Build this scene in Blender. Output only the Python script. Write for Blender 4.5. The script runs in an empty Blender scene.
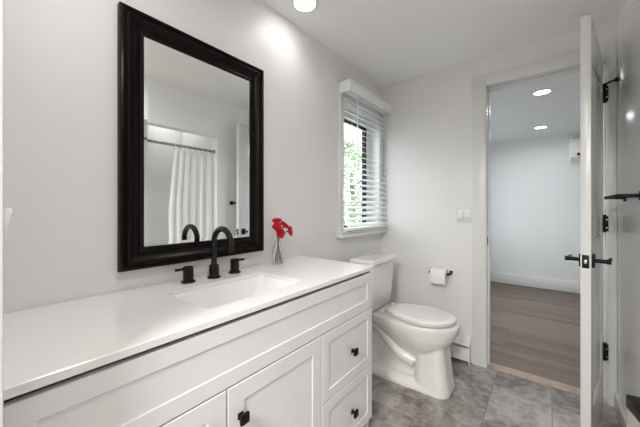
import bpy, bmesh, math, random
from mathutils import Vector, Matrix
random.seed(7)
S = bpy.context.scene
COL = S.collection

# ------------------------------------------------------------------ camera, world, exposure
cam_d = bpy.data.cameras.new('camera'); cam = bpy.data.objects.new('camera', cam_d); COL.objects.link(cam)
cam_d.sensor_width = 36.0; cam_d.lens = 286.19 / 640 * 36; cam_d.shift_y = -5.53 / 640
cam_d.clip_start = 0.02
cam.location = (1.19, 0.0, 1.168); cam.rotation_euler = (math.radians(90), 0, math.radians(38.43))
S.camera = cam
W = bpy.data.worlds.new('sky'); S.world = W; W.use_nodes = True
W.node_tree.nodes['Background'].inputs[0].default_value = (0.93, 0.97, 1.0, 1)
W.node_tree.nodes['Background'].inputs[1].default_value = 4.8
S.view_settings.view_transform = 'Standard'; S.view_settings.look = 'None'
S.view_settings.gamma = 1.0; S.view_settings.use_curve_mapping = False
S.view_settings.exposure = 0.26
S.cycles.use_denoising = True
S.cycles.max_bounces = 14; S.cycles.diffuse_bounces = 8; S.cycles.glossy_bounces = 6
S.cycles.transparent_max_bounces = 16
S.cycles.sample_clamp_indirect = 6.0
LIGHT_BATH = 0.4
LIGHT_SHOWER = 0.6
FILL_ROOM = 5
LIGHT_HALL = 2.6
FILL_BACK = 78

# room figures (metres)
XW, YD, H = 1.511, 2.402, 2.276
DX0, DX1, DH = 0.846, 1.472, 2.055
HALL_Y, HALL_H = 5.27, 2.19

# ------------------------------------------------------------------ materials
def mat(name, col, rough=0.5, metal=0.0, spec=0.5, bump=None, noise=None, coat=0.0, **kw):
    m = bpy.data.materials.new(name); m.use_nodes = True
    nt = m.node_tree; b = nt.nodes['Principled BSDF']
    b.inputs['Base Color'].default_value = (*col, 1); b.inputs['Roughness'].default_value = rough
    b.inputs['Metallic'].default_value = metal; b.inputs['Specular IOR Level'].default_value = spec
    b.inputs['Coat Weight'].default_value = coat
    for k, v in kw.items(): b.inputs[k.replace('_', ' ')].default_value = v
    tc = nt.nodes.new('ShaderNodeTexCoord')
    if noise:   # (scale, amount of variation)
        n = nt.nodes.new('ShaderNodeTexNoise'); n.inputs['Scale'].default_value = noise[0]; n.inputs['Detail'].default_value = 5
        nt.links.new(tc.outputs['Object'], n.inputs['Vector'])
        r = nt.nodes.new('ShaderNodeMapRange'); r.inputs['From Min'].default_value = .3; r.inputs['From Max'].default_value = .7
        r.inputs['To Min'].default_value = 1 - noise[1]; r.inputs['To Max'].default_value = 1.0
        nt.links.new(n.outputs['Fac'], r.inputs['Value'])
        mx = nt.nodes.new('ShaderNodeVectorMath'); mx.operation = 'SCALE'; mx.inputs[0].default_value = col
        nt.links.new(r.outputs[0], mx.inputs['Scale']); nt.links.new(mx.outputs[0], b.inputs['Base Color'])
    if bump:    # (scale, strength)
        n = nt.nodes.new('ShaderNodeTexNoise'); n.inputs['Scale'].default_value = bump[0]; n.inputs['Detail'].default_value = 3
        nt.links.new(tc.outputs['Object'], n.inputs['Vector'])
        bp = nt.nodes.new('ShaderNodeBump'); bp.inputs['Strength'].default_value = bump[1]; bp.inputs['Distance'].default_value = .002
        nt.links.new(n.outputs['Fac'], bp.inputs['Height']); nt.links.new(bp.outputs[0], b.inputs['Normal'])
    return m

M = {}
M['wall'] = mat('wall_paint', (.78, .775, .77), .42, bump=(60, .12), noise=(1.5, .02), spec=.4)
M['wall_gloss'] = mat('wall_satin_paint', (.90, .90, .895), .25, bump=(9, .10), noise=(1.5, .02))
M['ceiling'] = mat('ceiling_paint', (.93, .93, .915), .7, bump=(80, .1), spec=.3)
M['hall_wall'] = mat('hall_paint', (.78, .79, .79), .6, bump=(80, .1), spec=.3)
M['hall_ceiling'] = mat('hall_ceiling_paint', (.84, .855, .87), .7, bump=(80, .1), spec=.3)
M['trim'] = mat('trim_paint', (.72, .72, .71), .28, bump=(30, .05))
M['door'] = mat('door_paint', (.68, .672, .662), .25, bump=(30, .05))
M['cabinet'] = mat('cabinet_lacquer', (.74, .74, .74), .30, bump=(40, .04))
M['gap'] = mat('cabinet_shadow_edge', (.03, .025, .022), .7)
M['porcelain'] = mat('porcelain', (.77, .75, .72), .12, coat=.3, noise=(2, .02))
M['sink'] = mat('sink_ceramic', (.86, .85, .84), .12, coat=.3, noise=(2, .01))
M['seat'] = mat('seat_plastic', (.80, .785, .76), .22, noise=(3, .01))
M['black'] = mat('black_metal', (.005, .005, .005), .42, metal=.0, spec=.22, noise=(20, .2))
M['bronze'] = mat('dark_bronze', (.008, .006, .005), .25, metal=.1, spec=.35, noise=(14, .3))
M['frame'] = mat('dark_mirror_frame', (.007, .0045, .004), .30, noise=(30, .4), spec=.15)
M['mirror'] = mat('mirror_silver', (.93, .95, .94), .0, metal=1.0)
M['chrome'] = mat('chrome', (.8, .8, .8), .12, metal=1.0)
M['blind'] = mat('blind_slat', (.84, .86, .86), .35, bump=(40, .03))
M['curtain'] = mat('curtain_cloth', (.84, .84, .83), .8, bump=(220, .15))
M['paper'] = mat('tissue_paper', (.82, .80, .79), .9, bump=(90, .25))
M['card'] = mat('cardboard', (.45, .36, .28), .9, noise=(20, .1))
M['plastic'] = mat('white_plastic', (.82, .82, .81), .3, noise=(5, .01))
M['heater'] = mat('heater_enamel', (.78, .77, .75), .35, noise=(5, .02))
M['dark'] = mat('dark_interior', (.02, .02, .02), .8)
M['petal'] = mat('red_petal', (.72, .008, .014), .55, noise=(90, .4))
M['stem'] = mat('green_stem', (.05, .16, .03), .5, noise=(40, .3))
M['tub'] = mat('tub_acrylic', (.84, .84, .83), .15, coat=.3)
M['leaf'] = mat('leaf', (.30, .42, .22), .5, noise=(2.0, .5))
M['bark'] = mat('bark', (.12, .09, .06), .9, noise=(8, .4))
M['ground'] = mat('gravel', (.30, .29, .28), .9, noise=(3, .4))
M['bin'] = mat('beige_bin', (.50, .46, .41), .5, noise=(6, .05))
M['wood_edge'] = mat('threshold_wood', (.46, .34, .26), .5, noise=(14, .25))
M['rod'] = mat('rod_metal', (.32, .32, .32), .25, metal=1.0)
M['plate'] = mat('switch_plate_plastic', (.70, .69, .67), .35)
M['grey'] = mat('grey_plastic', (.35, .35, .34), .4)

def glass(name, col=(1, 1, 1), rough=0.0, ior=1.45):
    m = bpy.data.materials.new(name); m.use_nodes = True
    b = m.node_tree.nodes['Principled BSDF']
    b.inputs['Base Color'].default_value = (*col, 1); b.inputs['Roughness'].default_value = rough
    b.inputs['Transmission Weight'].default_value = 1; b.inputs['IOR'].default_value = ior
    return m
M['glass'] = glass('vase_glass'); M['water'] = glass('water', (.97, .99, .98), ior=1.33)
def pane_mat():     # thin architectural glass: mostly clear with a weak mirror sheen
    m = bpy.data.materials.new('window_glass'); m.use_nodes = True; nt = m.node_tree; nt.nodes.clear()
    o = nt.nodes.new('ShaderNodeOutputMaterial'); t = nt.nodes.new('ShaderNodeBsdfTransparent'); g = nt.nodes.new('ShaderNodeBsdfGlossy')
    t.inputs[0].default_value = (.95, .965, .97, 1); g.inputs['Roughness'].default_value = .0
    mx = nt.nodes.new('ShaderNodeMixShader'); f = nt.nodes.new('ShaderNodeFresnel'); f.inputs[0].default_value = 1.45
    gm = nt.nodes.new('ShaderNodeNewGeometry'); iv = nt.nodes.new('ShaderNodeMath'); iv.operation = 'SUBTRACT'; iv.inputs[0].default_value = 1; nt.links.new(gm.outputs['Backfacing'], iv.inputs[1])
    ml = nt.nodes.new('ShaderNodeMath'); ml.operation = 'MULTIPLY'; nt.links.new(f.outputs[0], ml.inputs[0]); nt.links.new(iv.outputs[0], ml.inputs[1]); nt.links.new(ml.outputs[0], mx.inputs[0]); nt.links.new(t.outputs[0], mx.inputs[1]); nt.links.new(g.outputs[0], mx.inputs[2])
    nt.links.new(mx.outputs[0], o.inputs[0]); return m
M['pane'] = pane_mat()
def emit(name, col, e):
    m = bpy.data.materials.new(name); m.use_nodes = True; b = m.node_tree.nodes['Principled BSDF']
    b.inputs['Base Color'].default_value = (*col, 1); b.inputs['Emission Color'].default_value = (*col, 1)
    b.inputs['Emission Strength'].default_value = e; return m

def tile_mat():     # 30 x 60 cm clouded grey porcelain tiles, long side along y
    m = bpy.data.materials.new('floor_tile'); m.use_nodes = True; nt = m.node_tree; b = nt.nodes['Principled BSDF']
    N = nt.nodes.new; L = nt.links.new
    g = N('ShaderNodeNewGeometry'); mp = N('ShaderNodeMapping'); mp.inputs['Rotation'].default_value = (0, 0, math.pi / 2)
    mp.inputs['Location'].default_value = (.36, -.012, 0)
    L(g.outputs['Position'], mp.inputs['Vector'])
    br = N('ShaderNodeTexBrick'); br.offset = .5; br.offset_frequency = 2
    br.inputs['Scale'].default_value = 1; br.inputs['Brick Width'].default_value = .6; br.inputs['Row Height'].default_value = .3
    br.inputs['Mortar Size'].default_value = .0022; br.inputs['Mortar Smooth'].default_value = .1
    br.inputs['Color1'].default_value = (0, 0, 0, 1); br.inputs['Color2'].default_value = (1, 1, 1, 1); br.inputs['Mortar'].default_value = (.5, .5, .5, 1)
    L(mp.outputs[0], br.inputs['Vector'])
    sx = N('ShaderNodeSeparateXYZ'); L(br.outputs['Color'], sx.inputs[0])
    # each tile has its own cloud pattern
    mul = N('ShaderNodeMath'); mul.operation = 'MULTIPLY'; mul.inputs[1].default_value = 17.0; L(sx.outputs[0], mul.inputs[0])
    cmb = N('ShaderNodeCombineXYZ'); L(mul.outputs[0], cmb.inputs[2])
    va = N('ShaderNodeVectorMath'); va.operation = 'ADD'; L(g.outputs['Position'], va.inputs[0]); L(cmb.outputs[0], va.inputs[1])
    n1 = N('ShaderNodeTexNoise'); n1.inputs['Scale'].default_value = 3.2; n1.inputs['Detail'].default_value = 8; n1.inputs['Roughness'].default_value = .62; n1.inputs['Distortion'].default_value = .8
    L(va.outputs[0], n1.inputs['Vector'])
    n2 = N('ShaderNodeTexNoise'); n2.inputs['Scale'].default_value = 26; n2.inputs['Detail'].default_value = 6; L(va.outputs[0], n2.inputs['Vector'])
    mix = N('ShaderNodeMix'); mix.data_type = 'FLOAT'; mix.inputs[0].default_value = .3; L(n1.outputs['Fac'], mix.inputs[2]); L(n2.outputs['Fac'], mix.inputs[3])
    cr = N('ShaderNodeValToRGB'); cr.color_ramp.elements[0].position = .40; cr.color_ramp.elements[0].color = (.135, .112, .100, 1)
    cr.color_ramp.elements[1].position = .60; cr.color_ramp.elements[1].color = (.41, .385, .362, 1)
    L(mix.outputs[0], cr.inputs[0])
    mm = N('ShaderNodeMix'); mm.data_type = 'RGBA'; L(br.outputs['Fac'], mm.inputs[0]); L(cr.outputs[0], mm.inputs[6]); mm.inputs[7].default_value = (.17, .155, .145, 1)
    L(mm.outputs[2], b.inputs['Base Color'])
    b.inputs['Roughness'].default_value = .33
    bp = N('ShaderNodeBump'); bp.inputs['Strength'].default_value = .4; bp.inputs['Distance'].default_value = .002; bp.invert = True
    L(br.outputs['Fac'], bp.inputs['Height']); L(bp.outputs[0], b.inputs['Normal'])
    return m
M['tile'] = tile_mat()
def plank_mat():
    m = bpy.data.materials.new('oak_planks'); m.use_nodes = True; nt = m.node_tree; b = nt.nodes['Principled BSDF']
    N = nt.nodes.new; L = nt.links.new
    g = N('ShaderNodeNewGeometry')
    br = N('ShaderNodeTexBrick'); br.offset = .37; br.inputs['Scale'].default_value = 1
    br.inputs['Brick Width'].default_value = .9; br.inputs['Row Height'].default_value = .083; br.inputs['Mortar Size'].default_value = .0012
    br.inputs['Color1'].default_value = (0, 0, 0, 1); br.inputs['Color2'].default_value = (1, 1, 1, 1); br.inputs['Mortar'].default_value = (.2, .2, .2, 1)
    L(g.outputs['Position'], br.inputs['Vector'])
    mp = N('ShaderNodeMapping'); mp.inputs['Scale'].default_value = (1.6, 22, 1); L(g.outputs['Position'], mp.inputs['Vector'])
    n = N('ShaderNodeTexNoise'); n.inputs['Scale'].default_value = 2; n.inputs['Detail'].default_value = 6; L(mp.outputs[0], n.inputs['Vector'])
    sx = N('ShaderNodeSeparateXYZ'); L(br.outputs['Color'], sx.inputs[0])
    mix = N('ShaderNodeMix'); mix.data_type = 'FLOAT'; mix.inputs[0].default_value = .6; L(sx.outputs[0], mix.inputs[2]); L(n.outputs['Fac'], mix.inputs[3])
    cr = N('ShaderNodeValToRGB'); cr.color_ramp.elements[0].position = .15; cr.color_ramp.elements[0].color = (.085, .058, .042, 1)
    cr.color_ramp.elements[1].position = .85; cr.color_ramp.elements[1].color = (.24, .178, .135, 1)
    L(mix.outputs[0], cr.inputs[0])
    mm = N('ShaderNodeMix'); mm.data_type = 'RGBA'; L(br.outputs['Fac'], mm.inputs[0]); L(cr.outputs[0], mm.inputs[6]); mm.inputs[7].default_value = (.06, .045, .035, 1)
    L(mm.outputs[2], b.inputs['Base Color']); b.inputs['Roughness'].default_value = .42
    return m
M['plank'] = plank_mat()
def quartz_mat():
    m = bpy.data.materials.new('white_quartz'); m.use_nodes = True; nt = m.node_tree; b = nt.nodes['Principled BSDF']
    N = nt.nodes.new; L = nt.links.new
    g = N('ShaderNodeNewGeometry'); n = N('ShaderNodeTexNoise'); n.inputs['Scale'].default_value = 190; n.inputs['Detail'].default_value = 2
    L(g.outputs['Position'], n.inputs['Vector'])
    cr = N('ShaderNodeValToRGB'); cr.color_ramp.elements[0].position = .24; cr.color_ramp.elements[0].color = (.66, .60, .56, 1)
    cr.color_ramp.elements[1].position = .33; cr.color_ramp.elements[1].color = (.80, .785, .77, 1)
    L(n.outputs['Fac'], cr.inputs[0]); L(cr.outputs[0], b.inputs['Base Color'])
    b.inputs['Roughness'].default_value = .16; b.inputs['Specular IOR Level'].default_value = .5
    return m
M['quartz'] = quartz_mat()
def wall_tile_mat():
    m = bpy.data.materials.new('shower_tile'); m.use_nodes = True; nt = m.node_tree; b = nt.nodes['Principled BSDF']
    N = nt.nodes.new; L = nt.links.new
    g = N('ShaderNodeNewGeometry'); sx = N('ShaderNodeSeparateXYZ'); L(g.outputs['Position'], sx.inputs[0])
    ad = N('ShaderNodeMath'); L(sx.outputs[0], ad.inputs[0]); L(sx.outputs[1], ad.inputs[1])
    cb = N('ShaderNodeCombineXYZ'); L(ad.outputs[0], cb.inputs[0]); L(sx.outputs[2], cb.inputs[1])
    br = N('ShaderNodeTexBrick'); br.offset = .5; br.inputs['Scale'].default_value = 1
    br.inputs['Brick Width'].default_value = .4; br.inputs['Row Height'].default_value = .2; br.inputs['Mortar Size'].default_value = .0025
    br.inputs['Color1'].default_value = (.80, .80, .79, 1); br.inputs['Color2'].default_value = (.80, .80, .79, 1); br.inputs['Mortar'].default_value = (.70, .70, .70, 1)
    L(cb.outputs[0], br.inputs['Vector']); L(br.outputs['Color'], b.inputs['Base Color'])
    b.inputs['Roughness'].default_value = .15
    return m
M['wall_tile'] = wall_tile_mat()

# ------------------------------------------------------------------ mesh helpers
def box(bm, x0, x1, y0, y1, z0, z1, bev=0.0, seg=2, rot=None, piv=None):
    b2 = bmesh.new(); bmesh.ops.create_cube(b2, size=1)
    for v in b2.verts:
        v.co = Vector(((x0 + x1) / 2 + v.co.x * (x1 - x0), (y0 + y1) / 2 + v.co.y * (y1 - y0), (z0 + z1) / 2 + v.co.z * (z1 - z0)))
    if bev: bmesh.ops.bevel(b2, geom=list(b2.edges), offset=bev, segments=seg, profile=.5, affect='EDGES')
    merge(bm, b2, rot)
def merge(bm, b2, mtx=None):
    if mtx is not None: bmesh.ops.transform(b2, matrix=mtx, verts=b2.verts)
    m = bpy.data.meshes.new('t'); b2.to_mesh(m); b2.free(); bm.from_mesh(m); bpy.data.meshes.remove(m)
def loft(bm, rings, cap0=True, cap1=True, closed=True):
    vs = [[bm.verts.new(p) for p in r] for r in rings]
    n = len(vs[0])
    for a, b in zip(vs, vs[1:]):
        for i in range(n if closed else n - 1):
            j = (i + 1) % n; bm.faces.new((a[i], a[j], b[j], b[i]))
    if cap0: bm.faces.new(vs[0][::-1])
    if cap1: bm.faces.new(vs[-1])
    return vs
def lathe(bm, prof, c=(0, 0, 0), axis='z', seg=32, cap=True):
    rings = []
    for r, h in prof:
        ring = []
        for k in range(seg):
            a = 2 * math.pi * k / seg; u, v = r * math.cos(a), r * math.sin(a)
            p = {'z': (u, v, h), 'x': (h, u, v), 'y': (v, h, u)}[axis]
            ring.append(Vector(c) + Vector(p))
        rings.append(ring)
    loft(bm, rings, cap, cap)
def tube(bm, pts, r, seg=12, cap=True):
    pts = [Vector(p) for p in pts]; rr = r if isinstance(r, (list, tuple)) else [r] * len(pts)
    rings = []; prev = None
    for i, p in enumerate(pts):
        t = ((pts[i + 1] if i + 1 < len(pts) else p) - (pts[i - 1] if i else p)).normalized()
        if prev is None:
            u = t.orthogonal().normalized()
        else:
            u = (prev - t * prev.dot(t)).normalized()
        prev = u; w = t.cross(u)
        rings.append([p + (u * math.cos(2 * math.pi * k / seg) + w * math.sin(2 * math.pi * k / seg)) * rr[i] for k in range(seg)])
    loft(bm, rings, cap, cap)
def sm(pts, n=8):      # catmull-rom through the points
    P = [Vector(p) for p in pts]; P = [P[0] * 2 - P[1]] + P + [P[-1] * 2 - P[-2]]; out = []
    for i in range(1, len(P) - 2):
        for k in range(n):
            t = k / n; a, b, c, d = P[i - 1:i + 3]
            out.append(.5 * ((2 * b) + (c - a) * t + (2 * a - 5 * b + 4 * c - d) * t * t + (3 * b - a - 3 * c + d) * t ** 3))
    out.append(P[-2]); return out
def obj(name, bm, m, parent=None, smooth=True, angle=35, label=None):
    bmesh.ops.remove_doubles(bm, verts=bm.verts, dist=1e-6)
    bmesh.ops.recalc_face_normals(bm, faces=bm.faces)
    me = bpy.data.meshes.new(name); bm.to_mesh(me); bm.free()
    o = bpy.data.objects.new(name, me); COL.objects.link(o)
    me.materials.append(m if not isinstance(m, str) else M[m])
    if smooth:
        me.polygons.foreach_set('use_smooth', [True] * len(me.polygons))
        try: me.set_sharp_from_angle(angle=math.radians(angle))
        except Exception: pass
    if parent is not None:
        o.parent = parent
        o.matrix_parent_inverse = parent.matrix_basis.inverted()
    if label: o['label'] = label
    return o
def tag(o, label, cat, group=None):
    o['label'] = label; o['category'] = cat
    if group: o['group'] = group
    return o
def thing(name, label, cat, loc=(0, 0, 0), group=None):
    o = bpy.data.objects.new(name, None); COL.objects.link(o); o.location = loc; o.empty_display_size = .05
    return tag(o, label, cat, group)
def struct(name, boxes, m, parent=None, bev=0.0):
    bm = bmesh.new()
    for b in boxes: box(bm, *b, bev=bev)
    o = obj(name, bm, m, parent, smooth=bool(bev))
    if parent is None: o['kind'] = 'structure'
    return o
def sroot(name, loc=(0, 0, 0)):
    o = bpy.data.objects.new(name, None); COL.objects.link(o); o.location = loc; o['kind'] = 'structure'; return o
def copy_tree(o, parent=None, loc=None):
    c = o.copy(); COL.objects.link(c)
    if parent is not None: c.parent = parent
    if loc is not None: c.location = loc
    for ch in list(o.children): copy_tree(ch, c)
    return c

# ------------------------------------------------------------------ room shell
T = .12
WY0, WY1, WZ0, WZ1 = 1.765, 2.345, 1.000, 1.985       # window opening
struct('floor', [(-T, 2.40, -.10, YD, -.08, 0)], 'tile')
struct('ceiling', [(-T, 2.40, -.10, YD + .115, H, H + .1)], 'ceiling')
struct('wall_left', [(-T, 0, -.10, WY0, 0, H), (-T, 0, WY1, YD + .115, 0, H), (-T, 0, WY0, WY1, 0, WZ0), (-T, 0, WY0, WY1, WZ1, H)], 'wall')
struct('wall_far', [(0, DX0 - .018, YD, YD + .115, 0, H), (DX1 + .018, 2.4, YD, YD + .115, 0, H), (DX0 - .018, DX1 + .018, YD, YD + .115, DH + .018, H)], 'wall')
struct('wall_right', [(XW, XW + .10, 1.655, YD, 0, H), (XW, XW + .10, -.10, .13, 0, H), (XW, XW + .10, .13, 1.655, 1.905, H)], 'wall_gloss')
struct('wall_near', [(0, .60, -.10, .034, 0, H), (1.42, XW, -.10, .034, 0, H), (.60, 1.42, -.10, .034, 2.06, H)], 'wall')
# tub alcove
struct('wall_alcove', [(2.27, 2.39, .01, 1.775, 0, H), (XW + .10, 2.27, 1.655, 1.775, 0, H), (XW + .10, 2.27, .01, .13, 0, H)], 'wall_tile')
# hall beyond the door
struct('floor_hall', [(0.0, 3.2, YD + .06, HALL_Y + .1, -.08, -.002)], 'plank')
struct('ceiling_hall', [(0.0, 3.2, YD + .115, HALL_Y + .1, HALL_H, HALL_H + .1)], 'hall_ceiling')
struct('wall_hall_far', [(0.0, 3.2, HALL_Y, HALL_Y + .1, 0, HALL_H)], 'hall_wall')
struct('wall_hall_left', [(0.0, 0.10, YD + .115, 3.0, 0, HALL_H), (0.0, 0.10, 4.7, HALL_Y, 0, HALL_H), (0.0, 0.10, 3.0, 4.7, 0, .7), (0.0, 0.10, 3.0, 4.7, 2.0, HALL_H)], 'hall_wall')
hw = struct('fill_window', [(0.04, 0.07, 3.0, 3.05, .7, 2.0), (0.04, 0.07, 4.65, 4.7, .7, 2.0), (0.04, 0.07, 3.05, 4.65, .7, .75), (0.04, 0.07, 3.05, 4.65, 1.95, 2.0), (0.04, 0.07, 3.83, 3.87, .75, 1.95)], 'trim')  # unseen window, added so skylight brightens the hall
struct('window_pane', [(0.053, 0.056, 3.05, 4.65, .75, 1.95)], 'pane', hw)
struct('wall_hall_right', [(3.1, 3.2, YD + .06, HALL_Y, 0, HALL_H)], 'hall_wall')
struct('wall_hall_near', [(2.4, 3.1, YD + .06, YD + .115, 0, HALL_H)], 'hall_wall')
# room behind the camera
struct('floor_back', [(-.9, 2.9, -2.6, -.10, -.08, 0)], 'plank')
struct('ceiling_back', [(-.9, 2.9, -2.6, -.10, H, H + .1)], 'ceiling')
struct('wall_back', [(-.9, 2.9, -2.7, -2.6, 0, H), (-1.0, -.9, -2.6, -.1, 0, H), (2.9, 3.0, -2.6, -.1, 0, H), (-.9, -T, -.1, -.02, 0, H), (2.4, 2.9, -.1, -.02, 0, H)], 'wall')
# trims: casing and jamb of the far doorway
struct('trim_1', [(.749, DX0 - .004, YD - .016, YD, 0, DH + .088), (DX0 - .004, DX1 + .004, YD - .016, YD, DH + .004, DH + .088), (DX1 + .004, XW - .001, YD - .016, YD, 0, DH + .088)], 'trim', bev=.003)
jamb = struct('trim_2', [(DX0 - .018, DX0, YD - .004, YD + .119, 0, DH), (DX1, DX1 + .018, YD - .004, YD + .119, 0, DH), (DX0 - .018, DX1 + .018, YD - .004, YD + .119, DH, DH + .018),
                         (DX0, DX0 + .011, YD + .04, YD + .075, 0, DH), (DX1 - .011, DX1, YD + .04, YD + .075, 0, DH), (DX0, DX1, YD + .04, YD + .075, DH - .011, DH)], 'trim', bev=.0015)
bm = bmesh.new(); box(bm, DX0 - .001, DX0 + .0015, YD + .004, YD + .034, .895, .955, bev=.0005)
obj('strike_plate', bm, 'black', jamb, label='black strike plate')
struct('trim_3', [(DX0, DX1, YD - .005, YD + .085, -.002, .007)], 'wood_edge', bev=.003)   # threshold
struct('trim_4', [(.585, .602, -.102, .038, 0, 2.06), (1.418, 1.435, -.102, .038, 0, 2.06), (.585, 1.435, -.102, .038, 2.045, 2.062)], 'trim', bev=.002)
struct('baseboard_right', [(XW - .014, XW, 1.665, YD - .017, 0, .09)], 'trim', bev=.003)
struct('baseboard_hall', [(.10, 3.1, HALL_Y - .015, HALL_Y, 0, .155)], 'trim', bev=.004)
struct('baseboard_far', [(.0, .10, YD - .014, YD, 0, .09)], 'trim', bev=.003)

# window
win = sroot('window_1', (0, 2.05, 1.0))
struct('window_casing', [(0, .018, 1.712, WY0, .995, 2.075), (0, .018, WY1 - .012, 2.398, .995, 2.075), (0, .018, WY0, WY1, WZ1, 2.075)], 'trim', win, bev=.002)
struct('window_jamb', [(-.12, .0, WY0, WY0 + .012, WZ0, WZ1), (-.12, .0, WY1 - .012, WY1, WZ0, WZ1), (-.12, 0, WY0, WY1, WZ1 - .012, WZ1), (-.12, .0, WY0, WY1, WZ0, WZ0 + .01)], 'trim', win)
bm = bmesh.new(); box(bm, 0, .062, 1.675, 2.398, .984, .998, bev=.001); box(bm, 0, .050, 1.685, 2.398, .978, .984); box(bm, 0, .060, 1.680, 2.398, .952, .978, bev=.003)
obj('window_sill', bm, 'trim', win)
fy0, fy1, fz0, fz1 = WY0 + .02, WY1 - .075, WZ0 + .01, 1.88
struct('window_sash', [(-.118, -.088, WY0 + .012, fy0 + .012, WZ0 + .01, WZ1 - .012), (-.118, -.088, fy1, WY1 - .012, WZ0 + .01, WZ1 - .012), (-.118, -.088, fy0, fy1, fz1, WZ1 - .012)], 'trim', win)
struct('window_frame', [(-.114, -.082, fy0 + .012, fy0 + .026, fz0, fz1), (-.114, -.080, fy1 - .022, fy1, fz0, fz1), (-.114, -.080, fy0, fy1, fz1 - .014, fz1), (-.114, -.080, fy0, fy1, fz0, fz0 + .016)], 'black', win)
struct('window_pane', [(-.101, -.098, fy0 + .02, fy1 - .02, fz0, fz1)], 'pane', win)

# ------------------------------------------------------------------ door leaf (open)
piv = Vector((1.452, 2.384)); dirv = Vector((-.1065, -.610)).normalized(); L = .619
ang = math.atan2(dirv.y, dirv.x)
door = sroot('door_1', (piv.x, piv.y, 0)); door.rotation_euler = (0, 0, ang)
# local frame: x along leaf from hinge, y>0 = right side seen from hinge => world (sin..)
DM = Matrix.Translation((piv.x, piv.y, 0)) @ Matrix.Rotation(ang, 4, 'Z')
def dobj(name, bm, m, label=None, parent=None):
    o = obj(name, bm, m); o.parent = parent or door
    if label: o['label'] = label
    return o
# leaf occupies local y in [-.036, 0]: world side towards -x
bm = bmesh.new()
ZT = 2.046
def panel_door(bm, Ln, th, z0, z1, panels):
    box(bm, 0, Ln, -th, 0, z0, z1, bev=.0015)
# stiles and rails with sunken moulded panels on both faces
pz = [(.22, .86), (1.0, 1.90)]
px0, px1 = .10, L - .10
box(bm, 0, px0, -.036, 0, .012, ZT, bev=.0012); box(bm, px1, L, -.036, 0, .012, ZT, bev=.0012)
for a, b_ in ((.012, .22), (.86, 1.0), (1.90, ZT)): box(bm, px0, px1, -.036, 0, a, b_)
for a, b_ in pz:
    box(bm, px0, px1, -.024, -.012, a, b_)
    for sgn, yb in ((1, -.012), (-1, -.024)):
        r0 = [(px0 + .03, yb, a + .03), (px1 - .03, yb, a + .03), (px1 - .03, yb, b_ - .03), (px0 + .03, yb, b_ - .03)]
        r1 = [(px0 + .055, yb + .009 * sgn, a + .055), (px1 - .055, yb + .009 * sgn, a + .055), (px1 - .055, yb + .009 * sgn, b_ - .055), (px0 + .055, yb + .009 * sgn, b_ - .055)]
        loft(bm, [r0, r1])
        # moulding ring
        for (u0, u1, w0, w1) in ((px0, px1, a, a + .012), (px0, px1, b_ - .012, b_), (px0, px0 + .012, a, b_), (px1 - .012, px1, a, b_)):
            box(bm, u0, u1, min(yb, yb + .010 * sgn), max(yb, yb + .010 * sgn), w0, w1, bev=.003)
dobj('door_leaf', bm, 'door')
bm = bmesh.new(); box(bm, L - .001, L + .0018, -.030, -.006, .893, .953, bev=.002)
fp = dobj('latch_plate', bm, 'bronze', 'dark bronze latch plate')
bm = bmesh.new(); box(bm, L, L + .009, -.023, -.013, .914, .932, bev=.002); dobj('latch_bolt', bm, 'chrome', 'bright latch bolt', fp)
for sgn, yb in ((1, 0), (-1, -.036)):
    bm = bmesh.new()
    y1 = yb + sgn * .009; box(bm, L - .088, L - .032, min(yb, y1), max(yb, y1), .893, .953, bev=.002)
    h = dobj('door_handle', bm, 'black', 'black lever handle with square rose')
    bm = bmesh.new(); lathe(bm, [(.0095, yb), (.0095, yb + sgn * .045), (.011, yb + sgn * .047), (.011, yb + sgn * .062)], (L - .060, 0, .923), 'y', 20)
    y0_, y1_ = sorted((yb + sgn * .048, yb + sgn * .060)); box(bm, L - .165, L - .052, y0_, y1_, .915, .931, bev=.003)
    dobj('lever', bm, 'black', parent=h)
# hinges on the jamb side, knuckles on the pivot
for hz in (1.847, 1.075, .312):
    bm = bmesh.new(); lathe(bm, [(.0065, hz - .048), (.0065, hz + .048)], (-.004, .006, 0), 'z', 16)
    for k in range(2): lathe(bm, [(.0085, hz - .051 + k * .099), (.0085, hz - .046 + k * .099)], (-.004, .006, 0), 'z', 16)
    box(bm, -.003, .0, -.034, .004, hz - .045, hz + .045)
    hi = dobj('hinge', bm, 'black', 'black butt hinge')
    bm = bmesh.new(); box(bm, DX1 - .0025, DX1 + .0005, YD - .006, YD + .032, hz - .045, hz + .045)
    box(bm, 1.458, DX1 + .001, YD - .0215, YD - .0185, hz - .045, hz + .045)
    hl = obj('hinge_leaf', bm, 'black', jamb)
    bm = bmesh.new()
    for dz in (-.024, .024): lathe(bm, [(.0035, YD - .0235), (.0035, YD - .0210)], (1.467, 0, hz + dz), 'y', 12)
    obj('screw', bm, 'chrome', hl)
bm = bmesh.new()     # hinge pin stop with two short arms
tube(bm, [(-.004, .006, 1.90), (.02, .03, 1.905), (.03, .052, 1.905)], .0055, 10)
lathe(bm, [(.012, .050), (.012, .064)], (.03, 0, 1.905), 'y', 14)
tube(bm, [(-.004, .006, 1.90), (.02, -.018, 1.902)], .0035, 10); lathe(bm, [(.010, 1.893), (.010, 1.908)], (-.004, .006, 0), 'z', 14)
dobj('hinge_stop', bm, 'black')

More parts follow.
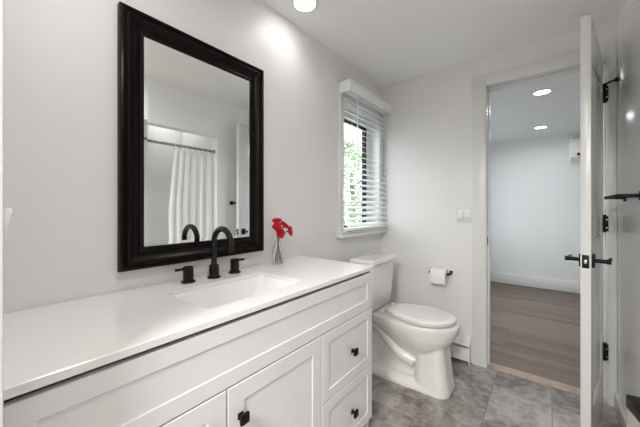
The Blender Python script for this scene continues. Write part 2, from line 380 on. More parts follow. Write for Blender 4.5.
# ------------------------------------------------------------------ ceiling lights, seen ones and added unseen ones
disc_m = emit('disc_glow', (1.0, .99, .975), 17.0)
def ceiling_light(x, y, z, label, power, col=(1, .985, .965), group=None, r=.055, spread=165):
    t = thing('ceiling_light', label, 'light', (x, y, z), group)
    bm = bmesh.new(); lathe(bm, [(r + .02, z), (r + .018, z - .006), (r + .004, z - .009), (r, z - .005), (r, z - .003)], (x, y, 0), 'z', 40, cap=False)
    obj('trim_ring', bm, 'plastic', t)
    bm = bmesh.new(); lathe(bm, [(r, z - .003), (r, z - .0055), (r * .6, z - .0058)], (x, y, 0), 'z', 40)
    obj('lens', bm, disc_m, t)
    ld = bpy.data.lights.new('lamp_light', 'AREA'); ld.shape = 'DISK'; ld.size = 2 * r * .95; ld.energy = power; ld.color = col; ld.spread = math.radians(spread)
    lo = bpy.data.objects.new('lamp_light', ld); COL.objects.link(lo); lo.location = (0, 0, -.012); lo.parent = t
    return t
ceiling_light(.165, 1.160, H, 'bright round recessed light above the vanity mirror end', LIGHT_BATH, spread=125)
ceiling_light(.165, .180, H, 'added unseen round light above the near end of the vanity', LIGHT_BATH, spread=125)  # added out of view, mirrors the seen light about the sink
ceiling_light(1.02, .36, H, 'added unseen fill light in the middle of the bathroom ceiling', FILL_ROOM, spread=170)  # added fill, evens out the light on the walls
ceiling_light(2.08, 1.42, H, 'added unseen round light above the bathtub', LIGHT_SHOWER)  # added unseen lamp that brightens the alcove
ceiling_light(1.155, 3.185, HALL_H, 'nearer of two round recessed lights seen through the doorway', LIGHT_HALL, (.94, .97, 1), 'recessed lights in the hall ceiling')
ceiling_light(1.125, 4.56, HALL_H, 'farther of two round recessed lights seen through the doorway', LIGHT_HALL, (.94, .97, 1), 'recessed lights in the hall ceiling')
ceiling_light(1.15, -1.3, H, 'added unseen wide fill light in the room behind the camera', FILL_BACK, (1, .985, .97), r=.35)  # added soft frontal fill, shines in through the near doorway

# ------------------------------------------------------------------ vanity cabinet
VY0, VY1, VF = .040, 1.306, .472      # ends and carcass front
van = thing('bathroom_vanity', 'white shaker bathroom vanity cabinet with black square knobs under quartz top', 'cabinet', (.24, .67, 0))
bm = bmesh.new()
box(bm, .003, VF, VY1 - .018, VY1, 0, .852); box(bm, .003, VF, VY0, VY0 + .018, 0, .852)
box(bm, .003, .012, VY0 + .018, VY1 - .018, .1, .852); box(bm, .012, VF, VY0 + .018, VY1 - .018, .1, .118)
box(bm, .38, .40, VY0 + .018, VY1 - .018, 0, .1)
box(bm, .02, VF - .002, .886, .904, .118, .66)
box(bm, VF - .02, VF, VY0 + .018, VY1 - .018, .640, .672)
obj('body', bm, 'cabinet', van, smooth=False)
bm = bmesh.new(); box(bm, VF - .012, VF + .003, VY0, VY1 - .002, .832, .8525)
obj('shadow_strip', bm, 'gap', van, smooth=False, label='dark shadow strip under the worktop')  # near-black strip, paints the shade in the gap below the worktop
def shaker(bm, y0, y1, z0, z1, x, th=.019, fw=.052, bev=.018, dep=.0045):
    """framed front: flat frame, sloping inner bevel, sunken flat field; outer arris bevelled"""
    e = .002
    def r(o, xx): return [(xx, y0 + o, z0 + o), (xx, y1 - o, z0 + o), (xx, y1 - o, z1 - o), (xx, y0 + o, z1 - o)]
    loft(bm, [r(0, x), r(0, x + th - e), r(e, x + th), r(fw, x + th), r(fw + .003, x + th - .003), r(fw + bev, x + th - dep), r(fw + bev + .001, x + th - dep)])
FX = VF
bm = bmesh.new(); shaker(bm, VY0, VY1 + .001, 0.664, .8405, FX, fw=.045, bev=.016); obj('false_front', bm, 'cabinet', van, angle=15)
def knob(parent, y, z):
    x = FX + .019
    bm = bmesh.new(); box(bm, x, x + .004, y - .009, y + .009, z - .009, z + .009, bev=.001)
    lathe(bm, [(.006, x), (.005, x + .016)], (0, y, z), 'x', 16)
    box(bm, x + .016, x + .026, y - .0145, y + .0145, z - .0145, z + .0145, bev=.0018)
    obj('knob', bm, 'black', parent, label='black square knob')
for y0, y1, ky in ((.042, .463, .424), (.467, .893, .508)):
    bm = bmesh.new(); shaker(bm, y0, y1, .105, .660, FX, fw=.055, bev=.018); d = obj('door', bm, 'cabinet', van, angle=15); knob(d, ky, .565)
for z0, z1 in ((.382, .660), (.105, .378)):
    bm = bmesh.new(); shaker(bm, .897, VY1 + .001, z0, z1, FX, fw=.042, bev=.016); d = obj('drawer', bm, 'cabinet', van, angle=15); knob(d, 1.118, (z0 + z1) / 2 - .006)

# worktop with sink cut-out
ZK = .873; th = .020
SX0, SX1, SY0, SY1 = .150, .420, .445, .870
def rrect(x0, x1, y0, y1, r, n=8):
    out = []
    for cx, cy, a0 in ((x1 - r, y1 - r, 0), (x0 + r, y1 - r, 90), (x0 + r, y0 + r, 180), (x1 - r, y0 + r, 270)):
        for k in range(n + 1):
            a = math.radians(a0 + 90 * k / n); out.append((cx + r * math.cos(a), cy + r * math.sin(a)))
    return out
CX0, CX1, CY0, CY1 = .002, .497, .038, 1.311
inner = rrect(SX0, SX1, SY0, SY1, .022); n = 8
outer = []
cs = ((CX1, CY1), (CX0, CY1), (CX0, CY0), (CX1, CY0))
for q in range(4):
    for k in range(n + 1): outer.append(cs[q])
# spread: outer points along edges towards the corner
outer = []
for i, (x, y) in enumerate(inner):
    q = i // (n + 1); k = i % (n + 1); cx, cy = cs[q]
    if k < n / 2: p = (cx, y) if q in (0, 2) else (x, cy)
    elif k > n / 2: p = (x, cy) if q in (0, 2) else (cx, y)
    else: p = (cx, cy)
    outer.append(p)
bm = bmesh.new(); e = .002
def ring2(pts, z, o=0):
    res = []
    for x, y in pts:
        res.append((min(max(x, CX0 + o), CX1 - o), min(max(y, CY0 + o), CY1 - o), z))
    return res
R = [[(x, y, ZK) for x, y in inner], ring2(outer, ZK, e), ring2(outer, ZK - e), ring2(outer, ZK - th + e), ring2(outer, ZK - th, e), [(x, y, ZK - th) for x, y in inner]]
vs = [[bm.verts.new(p) for p in r] for r in R]
for a in range(len(vs)):
    b_ = (a + 1) % len(vs)
    for i in range(len(inner)):
        j = (i + 1) % len(inner)
        try: bm.faces.new((vs[a][i], vs[a][j], vs[b_][j], vs[b_][i]))
        except ValueError: pass
tag(obj('countertop', bm, 'quartz', angle=25), 'white speckled quartz worktop with sink cutout on the vanity', 'worktop')
# basin
def ov(f, z, r):
    return [(x, y, z) for x, y in rrect(SX0 + f[0], SX1 - f[1], SY0 + f[2], SY1 - f[3], r)]
bm = bmesh.new()
loft(bm, [ov((-.006, -.006, -.006, -.006), ZK - th - .001, .026), ov((.001, .001, .001, .001), ZK - th - .004, .03), ov((.006, .006, .01, .014), ZK - .07, .035), ov((.014, .014, .03, .045), ZK - .115, .045),
          ov((.03, .03, .06, .085), ZK - .130, .05), ov((.09, .09, .16, .18), ZK - .134, .03)], cap0=False)
b0 = obj('sink_basin', bm, 'sink', angle=60); so = b0.modifiers.new('thick', 'SOLIDIFY'); so.thickness = .008; so.offset = 1
tag(b0, 'white rectangular undermount sink basin set in the quartz worktop', 'sink')
bm = bmesh.new(); lathe(bm, [(.022, ZK - .1335), (.022, ZK - .131), (.016, ZK - .130), (.014, ZK - .1325)], (.285, .65, 0), 'z', 28)
obj('drain', bm, 'bronze', b0, label='dark round drain')

# faucet
FXc, FYc = .083, .672
fa = thing('faucet', 'dark bronze widespread gooseneck faucet with two lever handles behind the sink', 'faucet', (FXc, FYc, ZK))
bm = bmesh.new(); lathe(bm, [(.027, ZK), (.027, ZK + .004), (.025, ZK + .007), (.0205, ZK + .008), (.0205, ZK + .052), (.019, ZK + .054)], (FXc, FYc, 0), 'z', 36)
obj('spout_base', bm, 'bronze', fa)
pts = [(FXc, FYc, ZK + .05), (FXc, FYc, 1.022)]; R_ = .060
for k in range(1, 19):
    a = math.pi * k / 18 * 1.05; pts.append((FXc + R_ - R_ * math.cos(a), FYc, 1.022 + R_ * math.sin(a)))
x, y, z = pts[-1]; pts.append((x - .001, y, z - .018))
bm = bmesh.new(); tube(bm, pts, .0118, 20); lathe(bm, [(.0128, z - .024), (.0128, z - .012)], (x - .001, y, 0), 'z', 20)
obj('spout', bm, 'bronze', fa)
for hy, s in ((.566, -1), (.782, 1)):
    bm = bmesh.new(); lathe(bm, [(.027, ZK), (.027, ZK + .004), (.025, ZK + .007), (.0195, ZK + .008), (.0195, ZK + .060), (.018, ZK + .062)], (.072, hy, 0), 'z', 36)
    h = obj('handle', bm, 'bronze', fa)
    bm = bmesh.new(); a, b_ = sorted((hy, hy + s * .052)); box(bm, .0655, .0785, a, b_, ZK + .050, ZK + .059, bev=.002); obj('lever', bm, 'bronze', h)

# ------------------------------------------------------------------ mirror
MY0, MY1, MZ0, MZ1 = .347, .992, .9435, 1.888
mi = thing('wall_mirror', 'rectangular wall mirror in a wide dark moulded frame above the sink', 'mirror', (.0, .67, MZ0))
prof = [(0, .001), (0, .024), (.003, .030), (.009, .032), (.013, .029), (.016, .024), (.019, .024), (.021, .029), (.027, .033), (.033, .031), (.038, .025), (.046, .018), (.056, .013), (.064, .012), (.066, .017), (.071, .019), (.076, .017), (.080, .016), (.080, .010)]
bm = bmesh.new(); rings = []
for o_, x in prof:
    rings.append([(x, MY0 + o_, MZ0 + o_), (x, MY1 - o_, MZ0 + o_), (x, MY1 - o_, MZ1 - o_), (x, MY0 + o_, MZ1 - o_)])
loft(bm, rings, cap0=False, cap1=False); obj('mirror_frame', bm, 'frame', mi, angle=30)
g = .078
bm = bmesh.new(); bv = .014
def mr(o_, x): return [(x, MY0 + o_, MZ0 + o_), (x, MY1 - o_, MZ0 + o_), (x, MY1 - o_, MZ1 - o_), (x, MY0 + o_, MZ1 - o_)]
loft(bm, [mr(g, .0010), mr(g, .0130), mr(g + bv, .0140)]); obj('mirror_glass', bm, 'mirror', mi, smooth=False)

# ------------------------------------------------------------------ vase and flowers
VX, VY = .062, 1.058
vz = thing('glass_vase', 'small clear glass bottle vase on the worktop beside the mirror', 'vase', (VX, VY, ZK))
outp = [(.0275, 0), (.030, .003), (.030, .052), (.028, .062), (.019, .076), (.0155, .086), (.0150, .098), (.0175, .102)]
inp = [(.0155, .102), (.0130, .097), (.0135, .086), (.017, .075), (.0255, .061), (.0275, .052), (.0275, .006), (.024, .004)]
bm = bmesh.new(); lathe(bm, [(r, ZK + .0005 + h * 1.17) for r, h in outp + inp], (VX, VY, 0), 'z', 36); obj('bottle', bm, 'glass', vz, angle=50)
bm = bmesh.new(); lathe(bm, [(.0272, ZK + .0080), (.0272, ZK + .058)], (VX, VY, 0), 'z', 36); obj('water', bm, 'water', vz)
def carnation(cx, cy, cz, tilt, label, seed, s=1.0):
    rnd = random.Random(seed)
    t = thing('carnation', label, 'flower', (VX, VY, ZK + .01), 'red carnations in the glass vase')
    ax = Vector(tilt).normalized(); c = Vector((cx, cy, cz))
    bm = bmesh.new()
    q = Vector((0, 0, 1)).rotation_difference(ax)
    for layer in range(6):
        rad = (.0255 - layer * .0028) * s; lift = (-.002 + layer * .0027) * s; n_ = 36
        ph = rnd.random() * 6.28; rings_ = []
        for f in (.12, .45, .8, 1.0):
            ring = []
            for k in range(n_):
                a = 2 * math.pi * k / n_
                r = rad * f * (1 + .10 * f * math.sin(5 * a + ph) + .07 * f * math.sin(11 * a + ph * 2))
                zz = lift + rad * (.55 * f * f - .15 * layer * .12) + .0042 * f * math.sin(9 * a + ph) * s
                ring.append(c + q @ Vector((r * math.cos(a), r * math.sin(a), zz - .006 * s)))
            rings_.append(ring)
        loft(bm, rings_, cap0=False, cap1=False)
    o = obj('blossom', bm, 'petal', t, angle=180); so = o.modifiers.new('t', 'SOLIDIFY'); so.thickness = .0006
    bm = bmesh.new(); base = c - ax * .016 * s
    lathe(bm, [(.002, 0), (.0052, .004), (.0062, .012), (.005, .016)], (0, 0, 0), 'z', 14)
    bmesh.ops.transform(bm, matrix=Matrix.Translation(base) @ q.to_matrix().to_4x4(), verts=bm.verts)
    obj('calyx', bm, 'stem', t)
    bm = bmesh.new(); foot = Vector((VX + rnd.uniform(-.014, .014), VY + rnd.uniform(-.014, .014), ZK + .012))
    neck = Vector((VX + (cx - VX) * .08, VY + (cy - VY) * .08, ZK + .116))
    pts = sm([foot, neck, base * .5 + neck * .5 - ax * .003, base], 6); tube(bm, pts, .0016, 8); obj('stem', bm, 'stem', t)
carnation(.075, 1.040, 1.098, (.2, -.25, 1), 'red carnation topmost of the bunch in the glass vase', 1)
carnation(.095, 1.022, 1.070, (.8, -.6, .5), 'red carnation at the left side of the vase bunch', 2)
carnation(.100, 1.040, 1.036, (.9, -.3, .15), 'red carnation lowest left, just above the vase neck', 3)
carnation(.085, 1.088, 1.074, (.5, .5, .8), 'red carnation right of centre in the vase bunch', 4, 1.08)
carnation(.090, 1.120, 1.042, (.6, .9, .1), 'red carnation drooping furthest right of the vase bunch', 5, 1.05)

# ------------------------------------------------------------------ window blind
bl = thing('window_blind', 'white slatted blind with a boxed valance hung over the window', 'blind', (.05, 2.05, 1.0))
bm = bmesh.new()
box(bm, .092, .104, 1.712, 2.398, 2.000, 2.080, bev=.002); box(bm, .018, .092, 1.712, 1.724, 2.000, 2.080, bev=.001); box(bm, .018, .092, 2.386, 2.398, 2.000, 2.080, bev=.001)
obj('valance', bm, 'blind', bl)
bm = bmesh.new(); box(bm, .022, .078, 1.728, 2.384, 2.012, 2.052, bev=.002); obj('head_rail', bm, 'blind', bl)
bm = bmesh.new(); nsl = 22; SYA, SYB = 1.735, 2.384
for k in range(nsl):
    z = 1.040 + k * .0435
    rings = []
    for yy in (SYA, SYB):
        top = []; bot = []
        for i in range(7):
            u = (i / 6 - .5) * .050; a = math.radians(-24)
            cz = .0022 * (1 - (2 * u / .05) ** 2)
            px, pz_ = u * math.cos(a), u * math.sin(a)
            top.append((.050 + px, yy, z + pz_ + cz + .0013)); bot.append((.050 + px, yy, z + pz_ + cz - .0013))
        rings.append(top + bot[::-1])
    loft(bm, rings)
obj('slat_stack', bm, 'blind', bl)
bm = bmesh.new(); box(bm, .026, .076, SYA, SYB, 1.002, 1.020, bev=.003); obj('bottom_rail', bm, 'blind', bl)
for yc in (1.86, 2.26):
    bm = bmesh.new(); tube(bm, [(.0745, yc, 1.01), (.0745, yc, 2.02)], .0009, 6); tube(bm, [(.0255, yc, 1.01), (.0255, yc, 2.02)], .0009, 6)
    obj('ladder_cord', bm, 'blind', bl)
bm = bmesh.new(); tube(bm, [(.084, 1.845, 2.02), (.086, 1.845, 1.45)], .0045, 8); lathe(bm, [(.0065, 1.42), (.0065, 1.45)], (.086, 1.845, 0), 'z', 10)
obj('tilt_wand', bm, 'blind', bl)

# ------------------------------------------------------------------ toilet
TY = 1.940
to = thing('toilet', 'white two-piece toilet with closed seat lid under the window', 'toilet', (.4, TY, 0))
def egg(xb, xf, hw, z, rear=1.0, n=48, wide=.60, pw=2.0):
    """closed outline: elliptic front, squarer narrower rear; widest at fraction 'wide' of the length"""
    xc = xb + (xf - xb) * wide; pts = []
    for k in range(n):
        a = 2 * math.pi * k / n; c, s = math.cos(a), math.sin(a)
        if c >= 0: x = xc + (xf - xc) * c; y = hw * s
        else:
            x = xc + (xc - xb) * (-1) * abs(c) ** (2 / (pw + 1.2)); y = hw * (1 if s > 0 else -1) * abs(s) ** (2 / (pw + 1.2))
            f = (xc - x) / (xc - xb); y *= 1 - (1 - rear) * f ** 1.3
        pts.append((x, TY + y, z))
    return pts
bm = bmesh.new()
loft(bm, [egg(.36, .60, .085, .205, .8), egg(.33, .655, .115, .235, .8), egg(.29, .700, .150, .285, .8), egg(.20, .735, .172, .335, .75), egg(.10, .755, .186, .380, .62), egg(.085, .762, .190, .405, .60), egg(.085, .762, .190, .424, .60), egg(.088, .757, .186, .430, .60)])
def rr3(x0, x1, hw0, z, r=.05, hw1=None):
    out = []; hw1 = hw1 or hw0
    for x, y in rrect(x0, x1, -1, 1, .0001, 6): pass
    pts = rrect(x0, x1, -hw0, hw0, r, 6)
    return [(x, TY + y * (1 + (hw1 / hw0 - 1) * (x - x0) / (x1 - x0)), z) for x, y in pts]
# front column of the pedestal
loft(bm, [rr3(.495, .722, .128, 0, .07), rr3(.498, .718, .124, .03, .07), rr3(.505, .702, .116, .14, .06), rr3(.515, .690, .110, .24, .055), rr3(.52, .68, .105, .30, .05)])
# rear body and foot flange
loft(bm, [rr3(.12, .56, .075, 0, .04), rr3(.12, .56, .055, .10, .04), rr3(.11, .52, .052, .25, .04), rr3(.09, .46, .10, .37, .05), rr3(.085, .40, .115, .40, .05)])
loft(bm, [rr3(.10, .66, .150, 0, .06, .128), rr3(.10, .66, .150, .022, .06, .126), rr3(.11, .64, .125, .045, .06, .115), rr3(.12, .62, .095, .060, .05)])
for s in (-1, 1):
    path = sm([(.19, TY + s * .055, .345), (.255, TY + s * .066, .325), (.33, TY + s * .070, .255), (.41, TY + s * .066, .185), (.50, TY + s * .055, .150)], 8)
    tube(bm, path, .045, 16)
    path = sm([(.14, TY + s * .055, .30), (.15, TY + s * .062, .18), (.18, TY + s * .06, .06)], 6); tube(bm, path, .04, 14)
bo = obj('bowl', bm, 'porcelain', to, angle=180)
rm = bo.modifiers.new('fuse', 'REMESH'); rm.mode = 'VOXEL'; rm.voxel_size = .005; rm.use_smooth_shade = True
smo = bo.modifiers.new('soft', 'SMOOTH'); smo.factor = .5; smo.iterations = 3
for s in (-1, 1):
    bm = bmesh.new(); lathe(bm, [(.014, .020), (.014, .034), (.010, .040)], (.34, TY + s * .125, 0), 'z', 18); obj('bolt_cap', bm, 'porcelain', to)
# tank
def tr(x0, x1, hw, z, r=.03): return [(x, TY + y, z) for x, y in rrect(x0, x1, -hw, hw, r, 6)]
bm = bmesh.new(); loft(bm, [tr(.10, .222, .150, .432, .045), tr(.09, .236, .168, .445, .045), tr(.085, .244, .178, .55, .035), tr(.080, .254, .192, .767, .03)]); obj('tank', bm, 'porcelain', to, angle=50)
bm = bmesh.new(); loft(bm, [tr(.078, .258, .196, .766, .03), tr(.070, .268, .205, .774, .033), tr(.070, .268, .205, .796, .033), tr(.075, .263, .200, .803, .03), tr(.09, .248, .185, .806, .025)]); obj('tank_lid', bm, 'porcelain', to, angle=50)
def eggs(o, z, xb=.305, xf=.745, hw=.177): return egg(xb + o, xf - o, hw - o, z, .60, wide=.56, pw=4.5)
bm = bmesh.new(); loft(bm, [eggs(.028, .4295), eggs(.028, .4385), eggs(.009, .439), eggs(.007, .441), eggs(.007, .445), eggs(.010, .447)]); se = obj('seat', bm, 'seat', to, angle=60)
bm = bmesh.new(); loft(bm, [eggs(.007, .449), eggs(.003, .452), eggs(.003, .461), eggs(.010, .467), eggs(.05, .469)]); obj('seat_lid', bm, 'seat', to, angle=60)
for s in (-1, 1):
    bm = bmesh.new(); lathe(bm, [(.012, TY + s * .075 - .022), (.012, TY + s * .075 + .022)], (.285, 0, .446), 'y', 16); lathe(bm, [(.013, .430), (.013, .436)], (.285, TY + s * .075, 0), 'z', 16)
    obj('seat_hinge', bm, 'seat', to)

# shut-off valve
sv = thing('shutoff_valve', 'small grey water shutoff valve on the wall behind the toilet', 'valve', (.0, 2.17, .14))
bm = bmesh.new(); lathe(bm, [(.026, .0), (.024, .005), (.008, .008), (.008, .05), (.011, .05), (.011, .075)], (0, 2.17, .14), 'x', 20); obj('body', bm, 'chrome', sv)
bm = bmesh.new(); lathe(bm, [(.017, .078), (.019, .082), (.019, .092), (.015, .096)], (0, 2.17, .14), 'x', 20); obj('knob', bm, 'grey', sv)
bm = bmesh.new(); tube(bm, sm([(.06, 2.17, .148), (.06, 2.17, .22), (.10, 2.13, .33), (.15, 2.07, .40), (.15, 2.06, .43)], 8), .0045, 10); obj('hose', bm, 'chrome', sv)

# ------------------------------------------------------------------ toilet roll and holder
RX0, RX1, RYc, RZc = .472, .582, YD - .065, .643
ho = thing('toilet_roll_holder', 'black wall-mounted toilet roll holder beside the doorway', 'holder', (.51, YD, .67))
for xx, o_ in ((.456, 0), (.600, 0)):
    bm = bmesh.new(); box(bm, xx - .010, xx + .010, YD - .006, YD, .646, .676, bev=.001); box(bm, xx - .006, xx + .006, YD - .073, YD - .004, .651, .663, bev=.001)
    obj('post', bm, 'black', ho)
bm = bmesh.new(); lathe(bm, [(.0055, .456), (.0055, .600)], (0, YD - .065, .656), 'x', 14); obj('rod', bm, 'black', ho)
ro = thing('toilet_roll', 'white toilet paper roll hanging on the black wall holder', 'toilet paper', (.51, RYc, RZc))
bm = bmesh.new(); lathe(bm, [(.019, RX0 + .001), (.0525, RX0), (.054, RX0 + .001), (.054, RX1 - .001), (.0525, RX1), (.019, RX1 - .001)], (0, RYc, RZc), 'x', 44, cap=False)
box(bm, RX0, RX1, RYc - .0543, RYc - .0533, RZc - .055, RZc)
obj('paper', bm, 'paper', ro, angle=50)
bm = bmesh.new(); lathe(bm, [(.019, RX0 + .0005), (.019, RX1 - .0005), (.0205, RX1 - .0005), (.0205, RX0 + .0005), (.019, RX0 + .0005)], (0, RYc, RZc), 'x', 30, cap=False); obj('core', bm, 'card', ro)

# light switch
sw = thing('light_switch', 'white double rocker light switch on the wall beside the door casing', 'switch', (.697, YD, 1.12))
bm = bmesh.new(); box(bm, .638, .748, YD - .006, YD, 1.062, 1.182, bev=.002, seg=3); obj('switch_plate', bm, 'plate', sw)
for xc in (.670, .716):
    bm = bmesh.new(); box(bm, xc - .0175, xc + .0175, YD - .0078, YD - .005, 1.088, 1.156, bev=.0006)
    box(bm, xc - .0155, xc + .0155, YD - .0115, YD - .0065, 1.091, 1.153, bev=.0015, rot=Matrix.Translation((xc, YD - .008, 1.122)) @ Matrix.Rotation(math.radians(3), 4, 'X') @ Matrix.Translation((-xc, -(YD - .008), -1.122)))
    obj('rocker', bm, 'plastic', sw)

# outlet plate near the camera, left edge
ow = thing('wall_hook', 'small pale hook fixed on the near wall edge at far left', 'hook', (.588, .037, 1.145))
bm = bmesh.new()
loft(bm, [[(.575, .038, 1.168), (.597, .038, 1.168), (.597, .0465, 1.168), (.575, .0465, 1.168)], [(.575, .038, 1.162), (.597, .038, 1.162), (.597, .0465, 1.162), (.575, .0465, 1.162)],
          [(.580, .038, 1.125), (.592, .038, 1.125), (.592, .0395, 1.125), (.580, .0395, 1.125)]])
obj('hook_tab', bm, 'plastic', ow)

# ------------------------------------------------------------------ baseboard heater
bh = thing('baseboard_heater', 'short white baseboard heater on the wall behind the toilet', 'heater', (.4, YD - .035, 0))
HX0, HX1 = .10, .738
bm = bmesh.new()
pr = [(YD, .205), (YD - .018, .205), (YD - .062, .150), (YD - .066, .150), (YD - .066, .138), (YD - .058, .140), (YD - .018, .195), (YD - .006, .195), (YD - .006, .03), (YD, .03)]
loft(bm, [[(x, y, z) for y, z in pr] for x in (HX0, HX1)]); obj('back_cover', bm, 'heater', bh, smooth=False)
bm = bmesh.new()
pf = [(YD - .060, .125), (YD - .070, .118), (YD - .072, .035), (YD - .060, .028), (YD - .060, .034), (YD - .068, .040), (YD - .066, .114), (YD - .058, .120)]
loft(bm, [[(x, y, z) for y, z in pf] for x in (HX0, HX1)]); obj('front_panel', bm, 'heater', bh, smooth=False)
for x0 in (HX0 - .004, HX1):
    bm = bmesh.new(); loft(bm, [[(x, y, z) for y, z in ((YD, .207), (YD - .019, .207), (YD - .074, .148), (YD - .074, .018), (YD - .052, .018), (YD - .052, .0), (YD - .040, .0), (YD - .040, .018), (YD, .018))] for x in (x0, x0 + .004)])
    obj('end_cap', bm, 'heater', bh, smooth=False)
bm = bmesh.new()
for k in range(90): box(bm, HX0 + .02 + k * .0066, HX0 + .0212 + k * .0066, YD - .052, YD - .008, .05, .105)
lathe(bm, [(.009, HX0 + .01), (.009, HX1 - .005)], (0, YD - .03, .078), 'x', 12); obj('heating_fins', bm, 'chrome', bh, smooth=False)

# ------------------------------------------------------------------ towel bar on the right wall
tb = thing('towel_bar', 'black square towel bar on the right wall beside the open door', 'towel bar', (XW, 2.04, 1.225))
bx = XW - .070; tz = 1.222
for yy in (1.826, 2.165):
    bm = bmesh.new(); box(bm, XW - .008, XW, yy - .020, yy + .020, tz - .020, tz + .020, bev=.001); box(bm, bx - .007, XW - .006, yy - .008, yy + .008, tz - .008, tz + .008, bev=.001); obj('post', bm, 'black', tb)
bm = bmesh.new(); box(bm, bx - .007, bx + .007, 1.802, 2.190, tz - .008, tz + .008, bev=.0015); obj('bar', bm, 'black', tb)

# ------------------------------------------------------------------ bathtub, rod, curtain (seen in the mirror)
tu = thing('bathtub', 'white alcove bathtub behind the shower curtain, seen in the mirror', 'bathtub', (1.93, .89, 0))
TX0, TX1, TYA, TYB = XW + .005, 2.268, .132, 1.653
def tr2(a, z, r): return [(x, y, z) for x, y in rrect(TX0 + a, TX1 - a, TYA + a, TYB - a, r, 8)]
bm = bmesh.new(); loft(bm, [tr2(0, 0, .003), tr2(0, .42, .003), tr2(.004, .43, .006), tr2(.065, .43, .09), tr2(.075, .42, .10), tr2(.12, .12, .13), tr2(.17, .09, .12)], cap0=False)
obj('tub_shell', bm, 'tub', tu, angle=60)
bm = bmesh.new(); lathe(bm, [(.035, TYA + .001), (.035, TYA + .006), (.012, TYA + .02)], (1.93, 0, .33), 'y', 20); obj('overflow', bm, 'chrome', tu)
rodx, rodz = XW + .05, 1.755
rd = thing('shower_rod', 'straight metal shower curtain rod across the tub opening', 'curtain rod', (rodx, .89, rodz))
bm = bmesh.new(); lathe(bm, [(.0125, .131), (.0125, 1.654)], (rodx, 0, rodz), 'y', 18); obj('rod', bm, 'rod', rd)
for yy, s in ((.131, 1), (1.654, -1)):
    bm = bmesh.new(); lathe(bm, [(.020, yy), (.020, yy + s * .004), (.015, yy + s * .010)], (rodx, 0, rodz), 'y', 20); obj('flange', bm, 'rod', rd)
cu = thing('shower_curtain', 'white cloth shower curtain drawn to one end of its rod', 'curtain', (rodx, 1.42, 0))
bm = bmesh.new(); nu, nv = 150, 14; grid = []
for j in range(nv + 1):
    v = j / nv; z = (rodz - .045) * (1 - v) + .45 * v; row = []
    for i in range(nu + 1):
        u = i / nu; y0_ = 1.235 - .05 * min(1, v * 2.2); y = y0_ + (1.640 - y0_) * u
        amp = (.006 + .003 * min(1, v * 3)) * (.75 + .25 * math.sin(u * 9))
        row.append(bm.verts.new((rodx - .002 + amp * math.sin(u * 2 * math.pi * 6.5 + 1.6 * math.sin(u * 4.1) + .5 * math.sin(v * 3 + u * 5)) - (.028 * min(1, max(0, (v - .55) * 3))), y + .006 * math.cos(u * 47), z)))
    grid.append(row)
for j in range(nv):
    for i in range(nu): bm.faces.new((grid[j][i], grid[j][i + 1], grid[j + 1][i + 1], grid[j + 1][i]))
co = obj('cloth', bm, 'curtain', cu, angle=180); so = co.modifiers.new('t', 'SOLIDIFY'); so.thickness = .0012
for k in range(8):
    yy = 1.245 + .054 * k
    bm = bmesh.new(); tube(bm, [(rodx + .020 * math.sin(a / 14 * 6.283), yy, rodz - .010 + .027 * math.cos(a / 14 * 6.283)) for a in range(15)], .0016, 8)
    obj('ring', bm, 'chrome', cu)

# ------------------------------------------------------------------ slim bin by the right wall
bn = thing('waste_bin', 'slim beige waste bin with a black lid against the right wall', 'bin', (1.455, 1.34, 0))
rz = Matrix.Translation((1.412, 1.494, 0)) @ Matrix.Rotation(math.radians(12), 4, 'Z') @ Matrix.Translation((-1.412, -1.494, 0))
bm = bmesh.new(); box(bm, 1.414, 1.458, 1.292, 1.492, 0, .452, bev=.004, rot=rz); obj('body', bm, 'bin', bn)
bm = bmesh.new(); box(bm, 1.412, 1.460, 1.290, 1.494, .452, .498, bev=.003, rot=rz); obj('lid', bm, 'black', bn)

# ------------------------------------------------------------------ hall: mini split
ms = thing('mini_split', 'white wall-mounted air conditioner high on the hall wall', 'air conditioner', (1.82, HALL_Y - .1, 1.82))
bm = bmesh.new()
pm = [(HALL_Y, 1.80), (HALL_Y - .10, 1.80), (HALL_Y - .185, 1.845), (HALL_Y - .205, 1.90), (HALL_Y - .205, 2.06), (HALL_Y - .185, 2.095), (HALL_Y, 2.10)]
loft(bm, [[(x, y, z) for y, z in pm] for x in (1.43, 2.23)]); o = obj('casing', bm, 'plastic', ms, smooth=False); bv_ = o.modifiers.new('b', 'BEVEL'); bv_.width = .012; bv_.segments = 3
bm = bmesh.new(); box(bm, 1.50, 2.16, HALL_Y - .205, HALL_Y - .160, 1.862, 1.895, bev=.004); obj('air_outlet', bm, 'dark', ms)
bm = bmesh.new()
for k in range(5): box(bm, 1.46, 2.20, HALL_Y - .17 + k * .028, HALL_Y - .155 + k * .028, 2.098, 2.106)
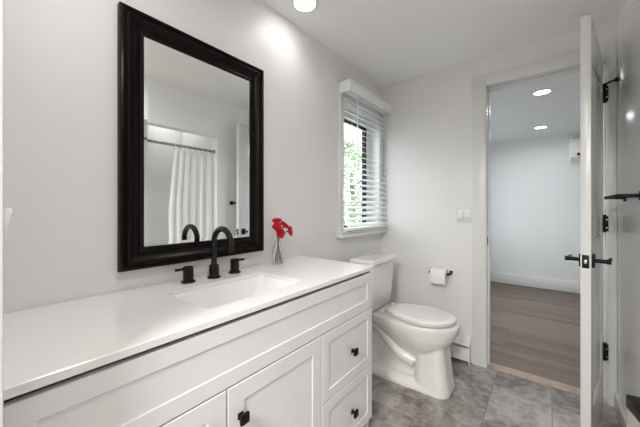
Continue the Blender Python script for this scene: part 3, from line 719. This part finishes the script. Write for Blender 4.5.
obj('intake_grille', bm, 'grey', ms, smooth=False)

# ------------------------------------------------------------------ outdoors
struct('ground', [(-20, -1.62, -4, 20, -.9, -.8), (-1.62, -.13, -4, 20, -.9, -.8)], 'ground')
def tree(x, y, h, r, seed, label, nleaf=2600):
    rnd = random.Random(seed)
    t = thing('tree', label, 'tree', (x, y, -.8))
    bm = bmesh.new(); tube(bm, sm([(x, y, -.8), (x + .05, y, h * .3), (x - .04, y + .05, h * .7)], 6), [.12 - .004 * i for i in range(13)], 12)
    for k in range(9):
        a = k * 2.4; z0 = h * (.15 + .05 * k); tube(bm, sm([(x, y, z0), (x + .5 * r * math.cos(a), y + .5 * r * math.sin(a), z0 + .4), (x + .9 * r * math.cos(a), y + .9 * r * math.sin(a), z0 + .9)], 4), [.035 - .003 * i for i in range(9)], 8)
    obj('trunk', bm, 'bark', t)
    bm = bmesh.new()
    clumps = [(Vector((rnd.gauss(0, .5), rnd.gauss(0, .5), rnd.uniform(-1, 1)))) for _ in range(26)]
    for k in range(nleaf):
        c = rnd.choice(clumps); d = Vector((rnd.gauss(0, .24), rnd.gauss(0, .24), rnd.gauss(0, .2)))
        p = Vector((x, y, h * .62)) + Vector(((c.x + d.x) * r, (c.y + d.y) * r, (c.z + d.z) * h * .42))
        s = rnd.uniform(.05, .10); u = Vector((rnd.gauss(0, 1), rnd.gauss(0, 1), rnd.gauss(0, 1))).normalized(); w = u.orthogonal().normalized()
        m_ = bm.verts.new(p + u * s * .4 + w * s * .12)
        a1, a2, a3, a4 = (bm.verts.new(p - u * s), bm.verts.new(p + w * s * .45), bm.verts.new(p + u * s), bm.verts.new(p - w * s * .45))
        bm.faces.new((a1, a2, a3)); bm.faces.new((a1, a3, a4)); bm.verts.remove(m_)
    o = obj('foliage', bm, 'leaf', t, smooth=False); o['kind'] = 'stuff'
tree(-4.2, 8.6, 3.4, 1.1, 3, 'leafy green tree outside, left half of the window')
tree(-4.6, 13.2, 3.6, 1.3, 5, 'leafy green tree outside, behind the right half of the window')
